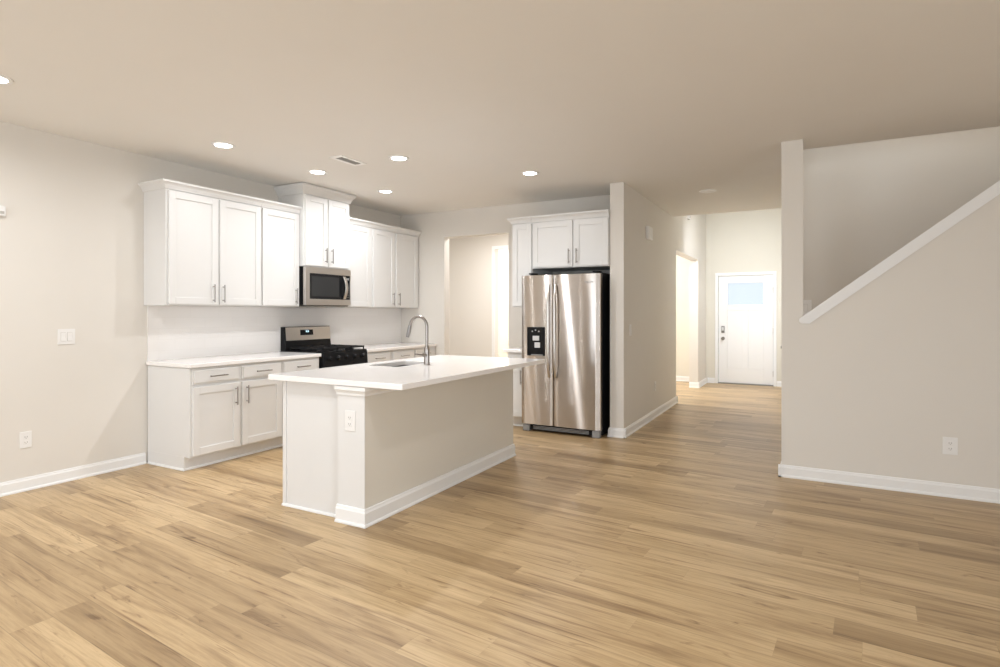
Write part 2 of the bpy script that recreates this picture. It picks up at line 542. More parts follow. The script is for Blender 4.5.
# white casing of the den doorway at the end of the passage
t3 = B().box(DX0 - 0.055, DX0, 8.585, 8.599, 0, DZ + 0.055).box(DX1, DX1 + 0.055, 8.585, 8.599, 0, DZ + 0.055).box(DX0, DX1, 8.585, 8.599, DZ, DZ + 0.055)
struct('trim_3', t3, 'trim')

# front door --------------------------------------------------------
t4 = B()
for x0, x1 in ((FX0 - 0.048, FX0 + 0.004), (FX1 - 0.004, FX1 + 0.048)): t4.box(x0, x1, YF - 0.018, YF - 0.001, 0, FZ - 0.0045)
t4.box(FX0 - 0.048, FX1 + 0.048, YF - 0.018, YF - 0.001, FZ - 0.004, FZ + 0.05)
struct('trim_4', t4, 'trim')
d0, d1, dz0, dz1 = FX0 + 0.009, FX1 - 0.009, 0.022, FZ - 0.006
dy = YF + 0.012
ST = 0.155
door = B()
WX0, WX1, WZ0, WZ1 = 3.832, 4.432, 1.487, 1.888
door.box(d0, d0 + ST, dy, dy + 0.044, dz0, dz1).box(d1 - ST, d1, dy, dy + 0.044, dz0, dz1)          # stiles
door.box(d0 + ST, d1 - ST, dy, dy + 0.044, dz0, 0.30).box(d0 + ST, d1 - ST, dy, dy + 0.044, WZ1 + 0.01, dz1)
door.box(d0 + ST, d1 - ST, dy, dy + 0.044, 1.385, WZ0 - 0.01)
mxx = (d0 + d1) / 2
door.box(mxx - 0.055, mxx + 0.055, dy, dy + 0.044, 0.30, 1.385)
door.box(d0 + ST, d1 - ST, dy + 0.012, dy + 0.036, 0.30, 1.385)
dr = struct('door_1', door, 'trim', bevel=0.004)
fr = B()
for a in ((WX0 - 0.025, WX0, WZ0 - 0.025, WZ1 + 0.025), (WX1, WX1 + 0.025, WZ0 - 0.025, WZ1 + 0.025), (WX0, WX1, WZ0 - 0.025, WZ0), (WX0, WX1, WZ1, WZ1 + 0.025)):
    fr.box(a[0], a[1], dy - 0.008, dy + 0.04, a[2], a[3])
gf = obj('window_frame', fr, 'trim', dr, bevel=0.004)
obj('pane', B().box(WX0, WX1, dy + 0.014, dy + 0.02, WZ0, WZ1), 'glass', gf)
kp = obj('keypad_deadbolt', B().box(3.715, 3.772, dy - 0.028, dy, 0.955, 1.085), 'dsteel', dr, bevel=0.008, label='dark keypad deadbolt with a pale screen')
obj('keypad_screen', B().box(3.725, 3.762, dy - 0.031, dy - 0.028, 1.0, 1.06), 'pale', kp)
kn = B().lathe([(0.033, 0), (0.033, -0.008), (0.012, -0.012), (0.012, -0.035), (0.026, -0.042), (0.030, -0.055), (0.024, -0.068), (0.006, -0.072)], (3.744, dy, 0.85), 20, 'y')
obj('door_knob', kn, 'nickel', dr, smooth=True)
for z in (0.222, 1.003, 1.748):
    obj('hinge', B().box(d1 - 0.004, d1 + 0.012, dy - 0.012, dy + 0.004, z - 0.05, z + 0.05), 'nickel', dr)
struct('trim_5', B().box(FX0, FX1, YF - 0.02, YF + 0.1, 0.0, 0.018), 'dsteel')

# closet door on the right of the foyer; only its knob shows past the knee wall
cd = B().box(4.803, 4.814, 10.66, 11.42, 0.01, 2.03)
for a, b_, z0, z1 in ((10.66, 10.77, 0.01, 2.03), (11.31, 11.42, 0.01, 2.03), (10.77, 11.31, 0.01, 0.2), (10.77, 11.31, 1.9, 2.03), (10.77, 11.31, 0.95, 1.07)):
    cd.box(4.796, 4.803, a, b_, z0, z1)
d2 = struct('door_2', cd, 'trim')
kn = B().lathe([(0.033, 0), (0.033, -0.008), (0.012, -0.012), (0.012, -0.03), (0.026, -0.038), (0.030, -0.05), (0.022, -0.062), (0.006, -0.065)], (4.795, 11.36, 0.72), 20, 'x')
obj('door_knob', kn, 'dsteel', d2, smooth=True)

# tiled backsplash along the left wall and beside the fridge
bs = B().box(0.001, 0.009, 3.004, YB - 0.002, 0.893, 1.398)
bs.box(OX1 + 0.24, 2.32, YB - 0.009, YB - 0.001, 0.893, 1.398)
struct('trim_6', bs, 'tile')

# ------------------------------------------------------------------ cabinets
def left_map(p): return (p[1], p[0], p[2])          # u along Y, v out into +X
def back_map(p): return (p[0], YB - p[1], p[2])     # u along X, v out into -Y


def shaker(b, u0, u1, z0, z1, v, rail=0.06):
    b.box(u0, u1, v, v + 0.011, z0, z1)
    b.box(u0, u0 + rail, v + 0.011, v + 0.02, z0, z1).box(u1 - rail, u1, v + 0.011, v + 0.02, z0, z1)
    b.box(u0 + rail, u1 - rail, v + 0.011, v + 0.02, z0, z0 + rail).box(u0 + rail, u1 - rail, v + 0.011, v + 0.02, z1 - rail, z1)


def pull(mp, u, v, z, vert, parent, L=0.165):
    b = B(mp); h = L / 2
    if vert:
        b.tube([(u, v + 0.03, z - h), (u, v + 0.03, z + h)], 0.006, 10)
        for s in (-1, 1): b.tube([(u, v, z + s * (h - 0.02)), (u, v + 0.03, z + s * (h - 0.02))], 0.005, 8)
    else:
        b.tube([(u - h, v + 0.03, z), (u + h, v + 0.03, z)], 0.006, 10)
        for s in (-1, 1): b.tube([(u + s * (h - 0.02), v, z), (u + s * (h - 0.02), v + 0.03, z)], 0.005, 8)
    obj('handle', b, 'nickel', parent, smooth=True)


def crown(mp, u0, u1, v, z, hgt, out, root, ends=(False, False)):
    pr = [(0.0, 0.0), (0.010, 0.0), (0.014, 0.010), (out * 0.55, hgt * 0.5), (out * 0.9, hgt * 0.72), (out, hgt * 0.78), (out, hgt), (0.0, hgt)]
    b = B(mp)
    a0 = u0 - (out if ends[0] else 0); a1 = u1 + (out if ends[1] else 0)
    n = len(pr)
    # mitred front run
    A = [b.bm.verts.new(mp((u0 - (p[0] if ends[0] else 0), v + p[0], z + p[1]))) for p in pr]
    C_ = [b.bm.verts.new(mp((u1 + (p[0] if ends[1] else 0), v + p[0], z + p[1]))) for p in pr]
    for i in range(n): b.bm.faces.new([A[i], C_[i], C_[(i + 1) % n], A[(i + 1) % n]])
    if not ends[0]: b.bm.faces.new(A)
    if not ends[1]: b.bm.faces.new(C_)
    for e, u, s, R in ((ends[0], u0, -1, A), (ends[1], u1, 1, C_)):
        if e:
            D_ = [b.bm.verts.new(mp((u + s * p[0], 0.002, z + p[1]))) for p in pr]
            for i in range(n): b.bm.faces.new([R[i], D_[i], D_[(i + 1) % n], R[(i + 1) % n]])
            b.bm.faces.new(D_)
    obj('crown_moulding', b, 'cab', root)


def wall_cabinet(name, label, mp, u0, u1, depth, z0, z1, doors, handles, cr, ends, cat='cabinet', hz=None, crh=0.07, cro=0.05):
    base = mp(((u0 + u1) / 2, depth / 2, z0))
    r = thing(name, label, cat, base)
    obj('body', B(mp).box(u0, u1, 0.002, depth, z0, z1), 'cab', r, bevel=0.0015)
    crown(mp, u0, u1, depth, z1, crh, cro, r, ends)
    for (a, b_), h in zip(doors, handles):
        d = B(mp); shaker(d, a, b_, z0 + 0.012, z1 - 0.012, depth + 0.001)
        d = obj('door', d, 'cab', r, bevel=0.0015)
        if h is not None:
            pull(mp, h, depth + 0.021, (hz if hz else z0 + 0.115), True, d)
    return r


UZ0, UZ1 = 1.40, 2.405
UD = 0.325
wall_cabinet('upper_cabinet', 'white double-door upper cabinet at the left end, nearest the camera', left_map, 2.972, 3.941, UD, UZ0, UZ1,
             [(2.990, 3.456), (3.477, 3.930)], [3.402, 3.503], True, (True, False))
wall_cabinet('upper_cabinet', 'white single-door upper cabinet just left of the microwave', left_map, 3.943, 4.432, UD, UZ0, UZ1,
             [(3.953, 4.418)], [4.37], True, (False, False))
wall_cabinet('upper_cabinet', 'tall white double-door cabinet above the microwave, reaching the ceiling', left_map, 4.436, 5.136, 0.385, 1.842, 2.625,
             [(4.455, 4.775), (4.790, 5.118)], [4.735, 4.83], True, (True, True), hz=1.975, crh=0.10, cro=0.06)
wall_cabinet('upper_cabinet', 'white single-door upper cabinet just right of the microwave', left_map, 5.140, 5.584, UD, UZ0, UZ1,
             [(5.160, 5.562)], [None], True, (False, False))
wall_cabinet('upper_cabinet', 'white double-door upper cabinet in the corner by the back wall', left_map, 5.586, 6.586, UD, UZ0, UZ1,
             [(5.618, 6.035), (6.075, 6.535)], [5.995, 6.115], True, (False, False))

FD = 0.59                                  # deep cabinets on the fridge wall
wall_cabinet('upper_cabinet', 'narrow white wall cabinet with one tall door left of the fridge', back_map, 2.112, 2.372, FD, UZ0, 2.375,
             [(2.122, 2.366)], [None], True, (True, False))
wall_cabinet('upper_cabinet', 'short white double-door cabinet above the stainless fridge', back_map, 2.374, XW0 - 0.004, FD, 1.842, 2.375,
             [(2.384, 2.868), (2.888, XW0 - 0.012)], [2.832, 2.924], True, (False, False), hz=1.965)

BD = 0.61


def base_cabinet(label, mp, u0, u1, units, drawers, handles, end=None, depth=BD, top=0.868):
    r = thing('base_cabinet', label, 'cabinet', mp(((u0 + u1) / 2, depth / 2, 0)))
    b = B(mp).box(u0, u1, 0.012, depth, 0.114, top).box(u0, u1, 0.012, depth - 0.075, 0.001, 0.114)
    obj('body', b, 'cab', r, bevel=0.0015)
    s = B(mp).prism([(depth - 0.075, 0.001), (depth - 0.060, 0.001), (depth - 0.062, 0.012), (depth - 0.075, 0.018)], u0 - (0.012 if end else 0), u1, 'x')
    if end: s.prism([(u0, 0.001), (u0 - 0.014, 0.001), (u0 - 0.012, 0.012), (u0, 0.018)], 0.03, depth - 0.06, 'y')
    obj('shoe_moulding', s, 'trim', r)
    for (a, b_), h in zip(units, handles):
        d = B(mp); shaker(d, a, b_, 0.128, 0.705, depth + 0.001)
        d = obj('door', d, 'cab', r, bevel=0.0015)
        if h is not None: pull(mp, h, depth + 0.021, 0.59, True, d)
    for a, b_ in drawers:
        d = B(mp).box(a, b_, depth + 0.001, depth + 0.012, 0.728, 0.852).box(a + 0.012, b_ - 0.012, depth + 0.012, depth + 0.02, 0.74, 0.84)
        d = obj('drawer', d, 'cab', r, bevel=0.002)
        pull(mp, (a + b_) / 2, depth + 0.021, 0.79, False, d)
    return r


base_cabinet('white double-door base cabinet with two drawers at the left end of the run', left_map, 3.002, 3.952,
             [(3.022, 3.468), (3.498, 3.940)], [(3.022, 3.468), (3.498, 3.940)], [3.425, 3.540], end=True)
base_cabinet('white single-door base cabinet with one drawer just left of the range', left_map, 3.954, 4.446,
             [(3.968, 4.434)], [(3.968, 4.434)], [4.39])
base_cabinet('white single-door base cabinet with one drawer just right of the range', left_map, 5.150, 5.624,
             [(5.165, 5.605)], [(5.165, 5.605)], [5.21])
base_cabinet('white double-door base cabinet in the corner, far right of the range', left_map, 5.626, 6.586,
             [(5.648, 6.085), (6.115, 6.545)], [(5.648, 6.085), (6.115, 6.545)], [6.04, 6.16])
base_cabinet('narrow white base cabinet between the fridge and the cased opening', back_map, 2.055, 2.292,
             [(2.065, 2.284)], [], [2.245], depth=0.60)

CT0, CT1 = 0.872, 0.906
tag(obj('countertop', B().box(0.0095, 0.64, 2.988, 4.452, CT0, CT1), 'quartz', bevel=0.004), 'white quartz countertop left of the range, ending at the bare wall', 'countertop')
tag(obj('countertop', B().box(0.0095, 0.64, 5.146, YB - 0.012, CT0, CT1), 'quartz', bevel=0.004), 'white quartz countertop right of the range, running to the back wall', 'countertop')
tag(obj('countertop', B().box(2.01, 2.302, 5.965, YB - 0.011, CT0, CT1), 'quartz', bevel=0.004), 'small white quartz countertop left of the stainless fridge', 'countertop')

# ------------------------------------------------------------------ island
IX0, IXC, IX1, IY0, IY1 = 1.965, 2.522, 2.742, 2.795, 4.80
isl = thing('kitchen_island', 'white and beige kitchen island standing in the middle of the wood floor', 'kitchen island', ((IX0 + IX1) / 2, (IY0 + IY1) / 2, 0))
ITOP = 0.874
obj('end_panel', B().box(IX0 + 0.035, IXC - 0.001, IY0 + 0.005, IY0 + 0.025, 0.001, ITOP).box(IX0, IX0 + 0.034, IY0, IY0 + 0.03, 0.001, ITOP), 'cab', isl, bevel=0.002, label='flat white panel closing the near end of the island')
obj('body', B().box(IX0 + 0.021, IXC - 0.002, IY0 + 0.031, IY1, 0.114, ITOP - 0.25).box(IX0 + 0.09, IXC - 0.002, IY0 + 0.031, IY1, 0.001, 0.114), 'cab', isl)
# half wall on the seating side
obj('half_wall', B().box(IXC, IX1, IY0 - 0.035, IY1, 0.001, ITOP), 'islw', isl, bevel=0.002, label='beige painted half wall on the seating side')
obj('post_face', B().box(IXC - 0.0005, IX1 + 0.0015, IY0 - 0.041, IY0 - 0.0355, 0.10, 0.830), 'cab', isl, label='white board facing the near end of the half wall')
# base moulding around the half wall
pr = [(0, 0.001), (0.027, 0.001), (0.027, 0.010), (0.022, 0.018), (0.0175, 0.019), (0.0175, 0.086), (0.012, 0.096), (0.010, 0.106), (0.004, 0.110), (0, 0.110)]
def wrap(profile, name, mat):
    b = B(); n = len(profile); yf = IY0 - 0.041
    R0 = [b.bm.verts.new((IXC - 0.006, yf - p[0], p[1])) for p in profile]
    R1 = [b.bm.verts.new((IX1 + p[0] + 0.002, yf - p[0], p[1])) for p in profile]
    R2 = [b.bm.verts.new((IX1 + p[0] + 0.002, IY1, p[1])) for p in profile]
    for A, C_ in ((R0, R1), (R1, R2)):
        for i in range(n): b.bm.faces.new([A[i], C_[i], C_[(i + 1) % n], A[(i + 1) % n]])
    b.bm.faces.new(R0); b.bm.faces.new(R2[::-1])
    return obj(name, b, mat, isl)
wrap(pr, 'base_moulding', 'trim')
wrap([(0, 0.815), (0.010, 0.815), (0.012, 0.828), (0.020, 0.842), (0.026, 0.848), (0.026, ITOP - 0.001), (0, ITOP - 0.001)], 'top_moulding', 'trim')
obj('shoe_moulding', B().prism([(IY0 + 0.004, 0.001), (IY0 - 0.010, 0.001), (IY0 - 0.008, 0.012), (IY0 + 0.004, 0.018)], IX0, IXC - 0.03, 'x'), 'trim', isl)
def isl_map(p): return (IX0 + 0.02 - p[1], p[0], p[2])     # kitchen side, faces the range
yy = IY0 + 0.05
for k, wd in enumerate((0.46, 0.62, 0.45, 0.42)):
    d = B(isl_map); shaker(d, yy, yy + wd - 0.02, 0.128, 0.845, 0.0)
    d = obj('door', d, 'cab', isl, bevel=0.0015)
    pull(isl_map, yy + wd - 0.07, 0.02, 0.72, True, d)
    yy += wd
obj('side_rail', B().box(IX0 + 0.022, IX0 + 0.06, IY0 + 0.031, IY1, ITOP - 0.249, ITOP), 'cab', isl)

# island countertop with the sink cut-out
SX0, SX1, SY0, SY1 = 2.035, 2.345, 3.575, 4.075
ix0, ix1, iy0, iy1 = 1.90, 3.06, 2.722, 4.825
def rrect(x0, x1, y0, y1, r, n=5):
    pts = []
    for cx, cy, a0 in ((x1 - r, y1 - r, 0), (x0 + r, y1 - r, 90), (x0 + r, y0 + r, 180), (x1 - r, y0 + r, 270)):
        for k in range(n + 1):
            a = math.radians(a0 + 90 * k / n); pts.append((cx + r * math.cos(a), cy + r * math.sin(a)))
    return pts
def slab_with_hole(z0, z1):
    b = B(); bm = b.bm
    hole = rrect(SX0, SX1, SY0, SY1, 0.04)
    outer = rrect(ix0, ix1, iy0, iy1, 0.012)
    n = len(hole)
    vt = {}
    for z in (z0, z1):
        vt[z] = ([bm.verts.new((*p, z)) for p in outer], [bm.verts.new((*p, z)) for p in hole])
        O, Hh = vt[z]
        for i in range(n): bm.faces.new([O[i], O[(i + 1) % n], Hh[(i + 1) % n], Hh[i]])
    for k in (0, 1):
        A, C_ = vt[z0][k], vt[z1][k]
        for i in range(n): bm.faces.new([A[i], A[(i + 1) % n], C_[(i + 1) % n], C_[i]])
    return b
IT0, IT1 = 0.876, 0.912
tag(obj('countertop', slab_with_hole(IT0, IT1), 'quartz', bevel=0.003), 'long white quartz countertop overhanging the island, with the sink cut into it', 'countertop')
# undermount sink
sk = B(); rings = []
for g, z in ((0.012, 0.8755), (-0.003, 0.8755), (-0.004, 0.74), (-0.03, 0.70), (-0.12, 0.695)):
    rings.append([sk.bm.verts.new((*p, z)) for p in rrect(SX0 - g, SX1 + g, SY0 - g, SY1 + g, max(0.02, 0.04 + g * 0.3))])
for a, b_ in zip(rings, rings[1:]):
    for i in range(len(a)): sk.bm.faces.new([a[i], a[(i + 1) % len(a)], b_[(i + 1) % len(a)], b_[i]])
sk.bm.faces.new(rings[-1])
snk = obj('sink', sk, 'sinksteel', smooth=True)
tag(snk, 'stainless undermount sink set into the island countertop', 'sink')
dl = B().lathe([(0.045, 0.0), (0.045, 0.004), (0.03, 0.002), (0.004, 0.002)], ((SX0 + SX1) / 2, (SY0 + SY1) / 2, 0.6955), 20)
obj('drain', dl, 'dsteel', snk, smooth=True)

# faucet
FXc, FYc, FZ0 = 2.436, 3.846, IT1 + 0.0005
fa = thing('faucet', 'brushed nickel gooseneck faucet standing behind the island sink', 'faucet', (FXc, FYc, FZ0))
obj('base', B().lathe([(0.027, 0), (0.027, 0.006), (0.0235, 0.010), (0.0225, 0.10), (0.0225, 0.128), (0.018, 0.145), (0.0135, 0.155)], (FXc, FYc, FZ0), 24), 'nickel', fa, smooth=True)
path = [(FXc, FYc, FZ0 + 0.15), (FXc, FYc, FZ0 + 0.30)]
R_ = 0.085; zc = FZ0 + 0.308
for k in range(0, 17):
    a = math.radians(0 + 170 * k / 16); path.append((FXc - R_ + R_ * math.cos(a), FYc, zc + R_ * math.sin(a)))
obj('spout', B().tube(path, 0.0125, 14), 'nickel', fa, smooth=True)
e = Vector(path[-1]); dirn = (Vector(path[-1]) - Vector(path[-2])).normalized()
obj('spray_head', B().tube([e, e + dirn * 0.02, e + dirn * 0.06, e + dirn * 0.105], [0.014, 0.0155, 0.0165, 0.0135], 14), 'dsteel', fa, smooth=True)
hd = B().tube([(FXc, FYc - 0.015, FZ0 + 0.078), (FXc, FYc - 0.045, FZ0 + 0.079)], 0.013, 14)
hd.tube([(FXc, FYc - 0.043, FZ0 + 0.081), (FXc - 0.02, FYc - 0.085, FZ0 + 0.087), (FXc - 0.035, FYc - 0.115, FZ0 + 0.092)], [0.008, 0.006, 0.005], 10)
obj('lever', hd, 'nickel', fa, smooth=True)

# ------------------------------------------------------------------ range
RY0, RY1 = 4.456, 5.140
rg = thing('gas_range', 'stainless and black gas range standing between the two countertops', 'range', (0.35, (RY0 + RY1) / 2, 0))
obj('body', B().box(0.012, 0.63, RY0, RY1, 0.06, 0.895).box(0.06, 0.58, RY0 + 0.03, RY1 - 0.03, 0.001, 0.06), 'black', rg)
obj('cooktop', B().box(0.10, 0.655, RY0, RY1, 0.896, 0.918), 'black', rg, bevel=0.004)
bgd = B().prism([(0.0125, 0.896), (0.098, 0.896), (0.098, 0.935), (0.085, 1.02), (0.07, 1.178), (0.0125, 1.178)], RY0, RY1, 'y')
bk = obj('back_guard', bgd, 'black', rg, bevel=0.003)
fp = lambda z: 0.085 - (z - 1.02) * (0.015 / 0.158)
pan = B(); 
pan.prism([(fp(1.025) - 0.002, 1.025), (fp(1.025) + 0.004, 1.025), (fp(1.172) + 0.004, 1.172), (fp(1.172) - 0.002, 1.172)], RY0 + 0.015, RY1 - 0.002, 'y')
cp = obj('control_panel', pan, 'steel', bk)
ds = B().prism([(fp(1.08) + 0.003, 1.08), (fp(1.08) + 0.007, 1.08), (fp(1.142) + 0.007, 1.142), (fp(1.142) + 0.003, 1.142)], 4.675, 4.865, 'y')
dsp = obj('display', ds, 'blackg', bk)
dg = B()
for y0 in (4.752, 4.764, 4.779, 4.791):
    z0 = 1.115
    for (a, b_, c0, c1) in ((0, 0.008, 0, 0.002), (0, 0.008, 0.007, 0.009), (0, 0.008, 0.014, 0.016), (0.006, 0.008, 0, 0.016)):
        dg.box(fp(1.12) + 0.0072, fp(1.12) + 0.009, y0 + a, y0 + b_, z0 + c0, z0 + c1)
obj('clock_digits', dg, 'digit', rg)
gr = []
for k, (y0, y1) in enumerate(((RY0 + 0.02, RY0 + 0.235), (RY0 + 0.24, RY1 - 0.24), (RY1 - 0.235, RY1 - 0.02))):
    g = B()
    x0, x1 = 0.125, 0.635
    for yb in (y0, y1 - 0.012): g.box(x0, x1, yb, yb + 0.012, 0.938, 0.956)
    for xb in (x0, x1 - 0.012, (x0 + x1) / 2 - 0.006): g.box(xb, xb + 0.012, y0, y1, 0.938, 0.956)
    ym = (y0 + y1) / 2
    g.box(x0, x1, ym - 0.006, ym + 0.006, 0.938, 0.958)
    for xb in (x0 + 0.12, x1 - 0.13): g.box(xb, xb + 0.012, y0, y1, 0.938, 0.958)
    for xb in (x0, x1 - 0.012):
        for yb in (y0, y1 - 0.012): g.box(xb, xb + 0.012, yb, yb + 0.012, 0.9185, 0.938)
    obj('grate', g, 'blackm', rg, bevel=0.002)
for x, y in ((0.24, RY0 + 0.13), (0.51, RY0 + 0.13), (0.24, RY1 - 0.13), (0.51, RY1 - 0.13), (0.38, (RY0 + RY1) / 2)):
    obj('burner', B().lathe([(0.05, 0), (0.05, 0.008), (0.036, 0.010), (0.036, 0.016), (0.02, 0.018)], (x, y, 0.9185), 20), 'blackm', rg, smooth=True)
obj('front_panel', B().prism([(0.631, 0.755), (0.674, 0.755), (0.662, 0.905), (0.655, 0.895), (0.631, 0.895)], RY0 + 0.001, RY1 - 0.001, 'y'), 'black', rg, bevel=0.003)
for k in range(5):
    y = RY0 + 0.085 + k * (RY1 - RY0 - 0.17) / 4
    obj('knob', B().lathe([(0.026, 0.0), (0.026, 0.004), (0.021, 0.008), (0.019, 0.028), (0.016, 0.031)], (0.668, y, 0.845), 18, 'x'), 'black', rg, smooth=True)
dd = obj('oven_door', B().box(0.631, 0.672, RY0 + 0.002, RY1 - 0.002, 0.23, 0.75), 'steel', rg, bevel=0.004)
obj('oven_window', B().box(0.672, 0.675, RY0 + 0.1, RY1 - 0.1, 0.36, 0.63), 'blackg', dd)
hb = B().tube([(0.715, RY0 + 0.05, 0.70), (0.715, RY1 - 0.05, 0.70)], 0.011, 12)
for y in (RY0 + 0.08, RY1 - 0.08): hb.tube([(0.672, y, 0.73), (0.715, y, 0.715)], 0.009, 8)
obj('handle', hb, 'steel', dd, smooth=True)
obj('drawer', B().box(0.631, 0.668, RY0 + 0.002, RY1 - 0.002, 0.065, 0.222), 'steel', rg, bevel=0.004)

# ------------------------------------------------------------------ microwave
MY0, MY1, MZ0, MZ1 = 4.440, 5.130, 1.418, 1.836
mw = thing('microwave', 'stainless over-the-range microwave with a dark window under the tall cabinet', 'microwave', (0.2, (MY0 + MY1) / 2, MZ0))
obj('body', B().box(0.0125, 0.38, MY0, MY1, MZ0, MZ1), 'black', mw, bevel=0.003)
XF = 0.42
fr = B()
fr.box(0.381, XF, MY0, MY0 + 0.058, MZ0 + 0.004, MZ1).box(0.381, XF, MY0 + 0.058, MY1, MZ1 - 0.068, MZ1).box(0.381, XF, MY0 + 0.058, MY1, MZ0 + 0.004, MZ0 + 0.07)
fr.box(0.381, XF, MY1 - 0.012, MY1, MZ0 + 0.07, MZ1 - 0.068)
obj('front_frame', fr, 'steel', mw, bevel=0.003)
dm = obj('door', B().box(0.381, XF - 0.003, MY0 + 0.059, MY1 - 0.102, MZ0 + 0.071, MZ1 - 0.069), 'blackg', mw)
obj('window', B().box(XF - 0.003, XF - 0.0015, MY0 + 0.085, MY1 - 0.19, MZ0 + 0.1, MZ1 - 0.098), 'screen', dm)
hp = []
for k in range(11):
    t = k / 10; z = MZ0 + 0.075 + t * (MZ1 - MZ0 - 0.155)
    hp.append((XF + 0.008 + 0.038 * math.sin(PI * t), MY1 - 0.118, z))
hb = B()
for p, q in zip(hp, hp[1:]):
    pass
def strip(path, w, th):
    b = B(); R = []
    for i, p in enumerate(path):
        x, y, z = p
        R.append([b.bm.verts.new((x + dx, y + dy_, z)) for dx, dy_ in ((-th / 2, -w / 2), (th / 2, -w / 2), (th / 2, w / 2), (-th / 2, w / 2))])
    for a, c_ in zip(R, R[1:]):
        for i in range(4): b.bm.faces.new([a[i], a[(i + 1) % 4], c_[(i + 1) % 4], c_[i]])
    b.bm.faces.new(R[0][::-1]); b.bm.faces.new(R[-1]); return b
obj('handle', strip(hp, 0.038, 0.016), 'steel', dm, bevel=0.004, smooth=True)
pn = obj('control_panel', B().box(0.381, XF - 0.003, MY1 - 0.100, MY1 - 0.013, MZ0 + 0.071, MZ1 - 0.069), 'blackg', mw)
kb = B()
for i in range(3):
    for j in range(5): kb.box(XF - 0.003, XF - 0.002, MY1 - 0.083 + i * 0.022, MY1 - 0.072 + i * 0.022, MZ0 + 0.09 + j * 0.028, MZ0 + 0.104 + j * 0.028)
obj('keypad', kb, 'slot', pn)
obj('display', B().box(XF - 0.003, XF - 0.002, MY1 - 0.085, MY1 - 0.03, MZ1 - 0.12, MZ1 - 0.095), 'grey', pn)
obj('underside_vent', B().box(0.05, 0.40, MY0 + 0.03, MY1 - 0.03, MZ0 - 0.012, MZ0 - 0.0005), 'dsteel', mw, bevel=0.003)

# ------------------------------------------------------------------ refrigerator
GX0, GX1, GY, GZ0, GZ1 = 2.306, 3.240, 5.847, 0.085, 1.756
GS = 2.694
rf = thing('refrigerator', 'side-by-side stainless refrigerator with black sides standing by the hall wall', 'refrigerator', ((GX0 + GX1) / 2, 6.2, 0))
obj('body', B().box(2.377, GX1 - 0.004, GY + 0.085, YB - 0.03, 0.02, GZ1 + 0.012), 'black', rf, bevel=0.004)
def fdoor(x0, x1):
    b = B(); n = 16
    xc, hw_ = (GX0 + GX1) / 2, (GX1 - GX0) / 2
    def front(t):
        x = x0 + (x1 - x0) * t
        s = abs((x - (x0 + x1) / 2) / ((x1 - x0) / 2))
        edge = 0.012 * max(0, (s - 0.9) / 0.1) ** 2
        return x, GY + 0.012 * (s ** 2) * 0.5 + edge
    pts = [front(k / n) for k in range(n + 1)]
    poly = pts + [(x1, GY + 0.078), (x0, GY + 0.078)]
    b.prism(poly, GZ0, GZ1, 'z')
    return b
dl_ = obj('freezer_door', fdoor(GX0, GS - 0.004), 'fsteel', rf, smooth=True, label='narrower left steel door with a black dispenser')
dr_ = obj('fridge_door', fdoor(GS + 0.004, GX1), 'fsteel', rf, smooth=True, label='wider right steel door')
obj('door_liner', B().box(GX0 + 0.01, GX1 - 0.002, GY + 0.0785, GY + 0.0845, GZ0 + 0.005, GZ1 - 0.003), 'blackm', rf)
def handle_fr(x):
    p = []
    for k in range(13):
        t = k / 12; z = 0.625 + 1.02 * t
        p.append((x, GY - 0.012 - 0.045 * min(1, 2.6 * math.sin(PI * t)), z))
    return strip([(a, b_, c) for a, b_, c in p], 0.0001, 0.0001), p
def bar(path):
    b = B(); R = []
    for x, y, z in path:
        R.append([b.bm.verts.new((x + 0.013 * math.cos(a), y + 0.010 * math.sin(a), z)) for a in [2 * PI * k / 12 for k in range(12)]])
    for a, c_ in zip(R, R[1:]):
        for i in range(12): b.bm.faces.new([a[i], a[(i + 1) % 12], c_[(i + 1) % 12], c_[i]])
    b.bm.faces.new(R[0][::-1]); b.bm.faces.new(R[-1]); return b
for x, d in ((GS - 0.038, dl_), (GS + 0.038, dr_)):
    p = []
    for k in range(17):
        t = k / 16; p.append((x, GY - 0.006 - 0.045 * min(1.0, (math.sin(PI * t) * 1.9)) ** 0.8, 0.62 + 1.03 * t))
    hb = bar(p)
    obj('handle', hb, 'steel', d, smooth=True)
# dispenser
QX0, QX1, QZ0, QZ1 = 2.385, 2.600, 0.857, 1.176
dp = B()
dp.box(QX0, QX0 + 0.012, GY - 0.008, GY + 0.03, QZ0, QZ1).box(QX1 - 0.012, QX1, GY - 0.008, GY + 0.03, QZ0, QZ1)
dp.box(QX0 + 0.012, QX1 - 0.012, GY - 0.008, GY + 0.03, QZ1 - 0.075, QZ1).box(QX0 + 0.012, QX1 - 0.012, GY - 0.008, GY + 0.03, QZ0, QZ0 + 0.015)
dp.box(QX0 + 0.012, QX1 - 0.012, GY - 0.002, GY + 0.03, QZ0 + 0.015, QZ1 - 0.075)
dpo = obj('dispenser', dp, 'black', dl_, bevel=0.002, label='black ice and water dispenser')
obj('paddle', B().box(2.455, 2.535, GY - 0.012, GY - 0.0025, 1.025, 1.078), 'pale', dpo, bevel=0.003)
obj('paddle', B().box(2.478, 2.545, GY - 0.012, GY - 0.0025, 0.945, 1.005), 'pale', dpo, bevel=0.003)
for x, z in ((2.45, 1.128), (2.53, 1.128), (2.49, 1.142)):
    obj('control_icon', B().lathe([(0.009, 0), (0.009, -0.001), (0.002, -0.001)], (x, GY - 0.0081, z), 12, 'y'), 'grey', dpo)
obj('drip_tray', B().box(2.44, 2.58, GY - 0.018, GY - 0.0085, QZ0 + 0.002, QZ0 + 0.014), 'grey', dpo, bevel=0.002)
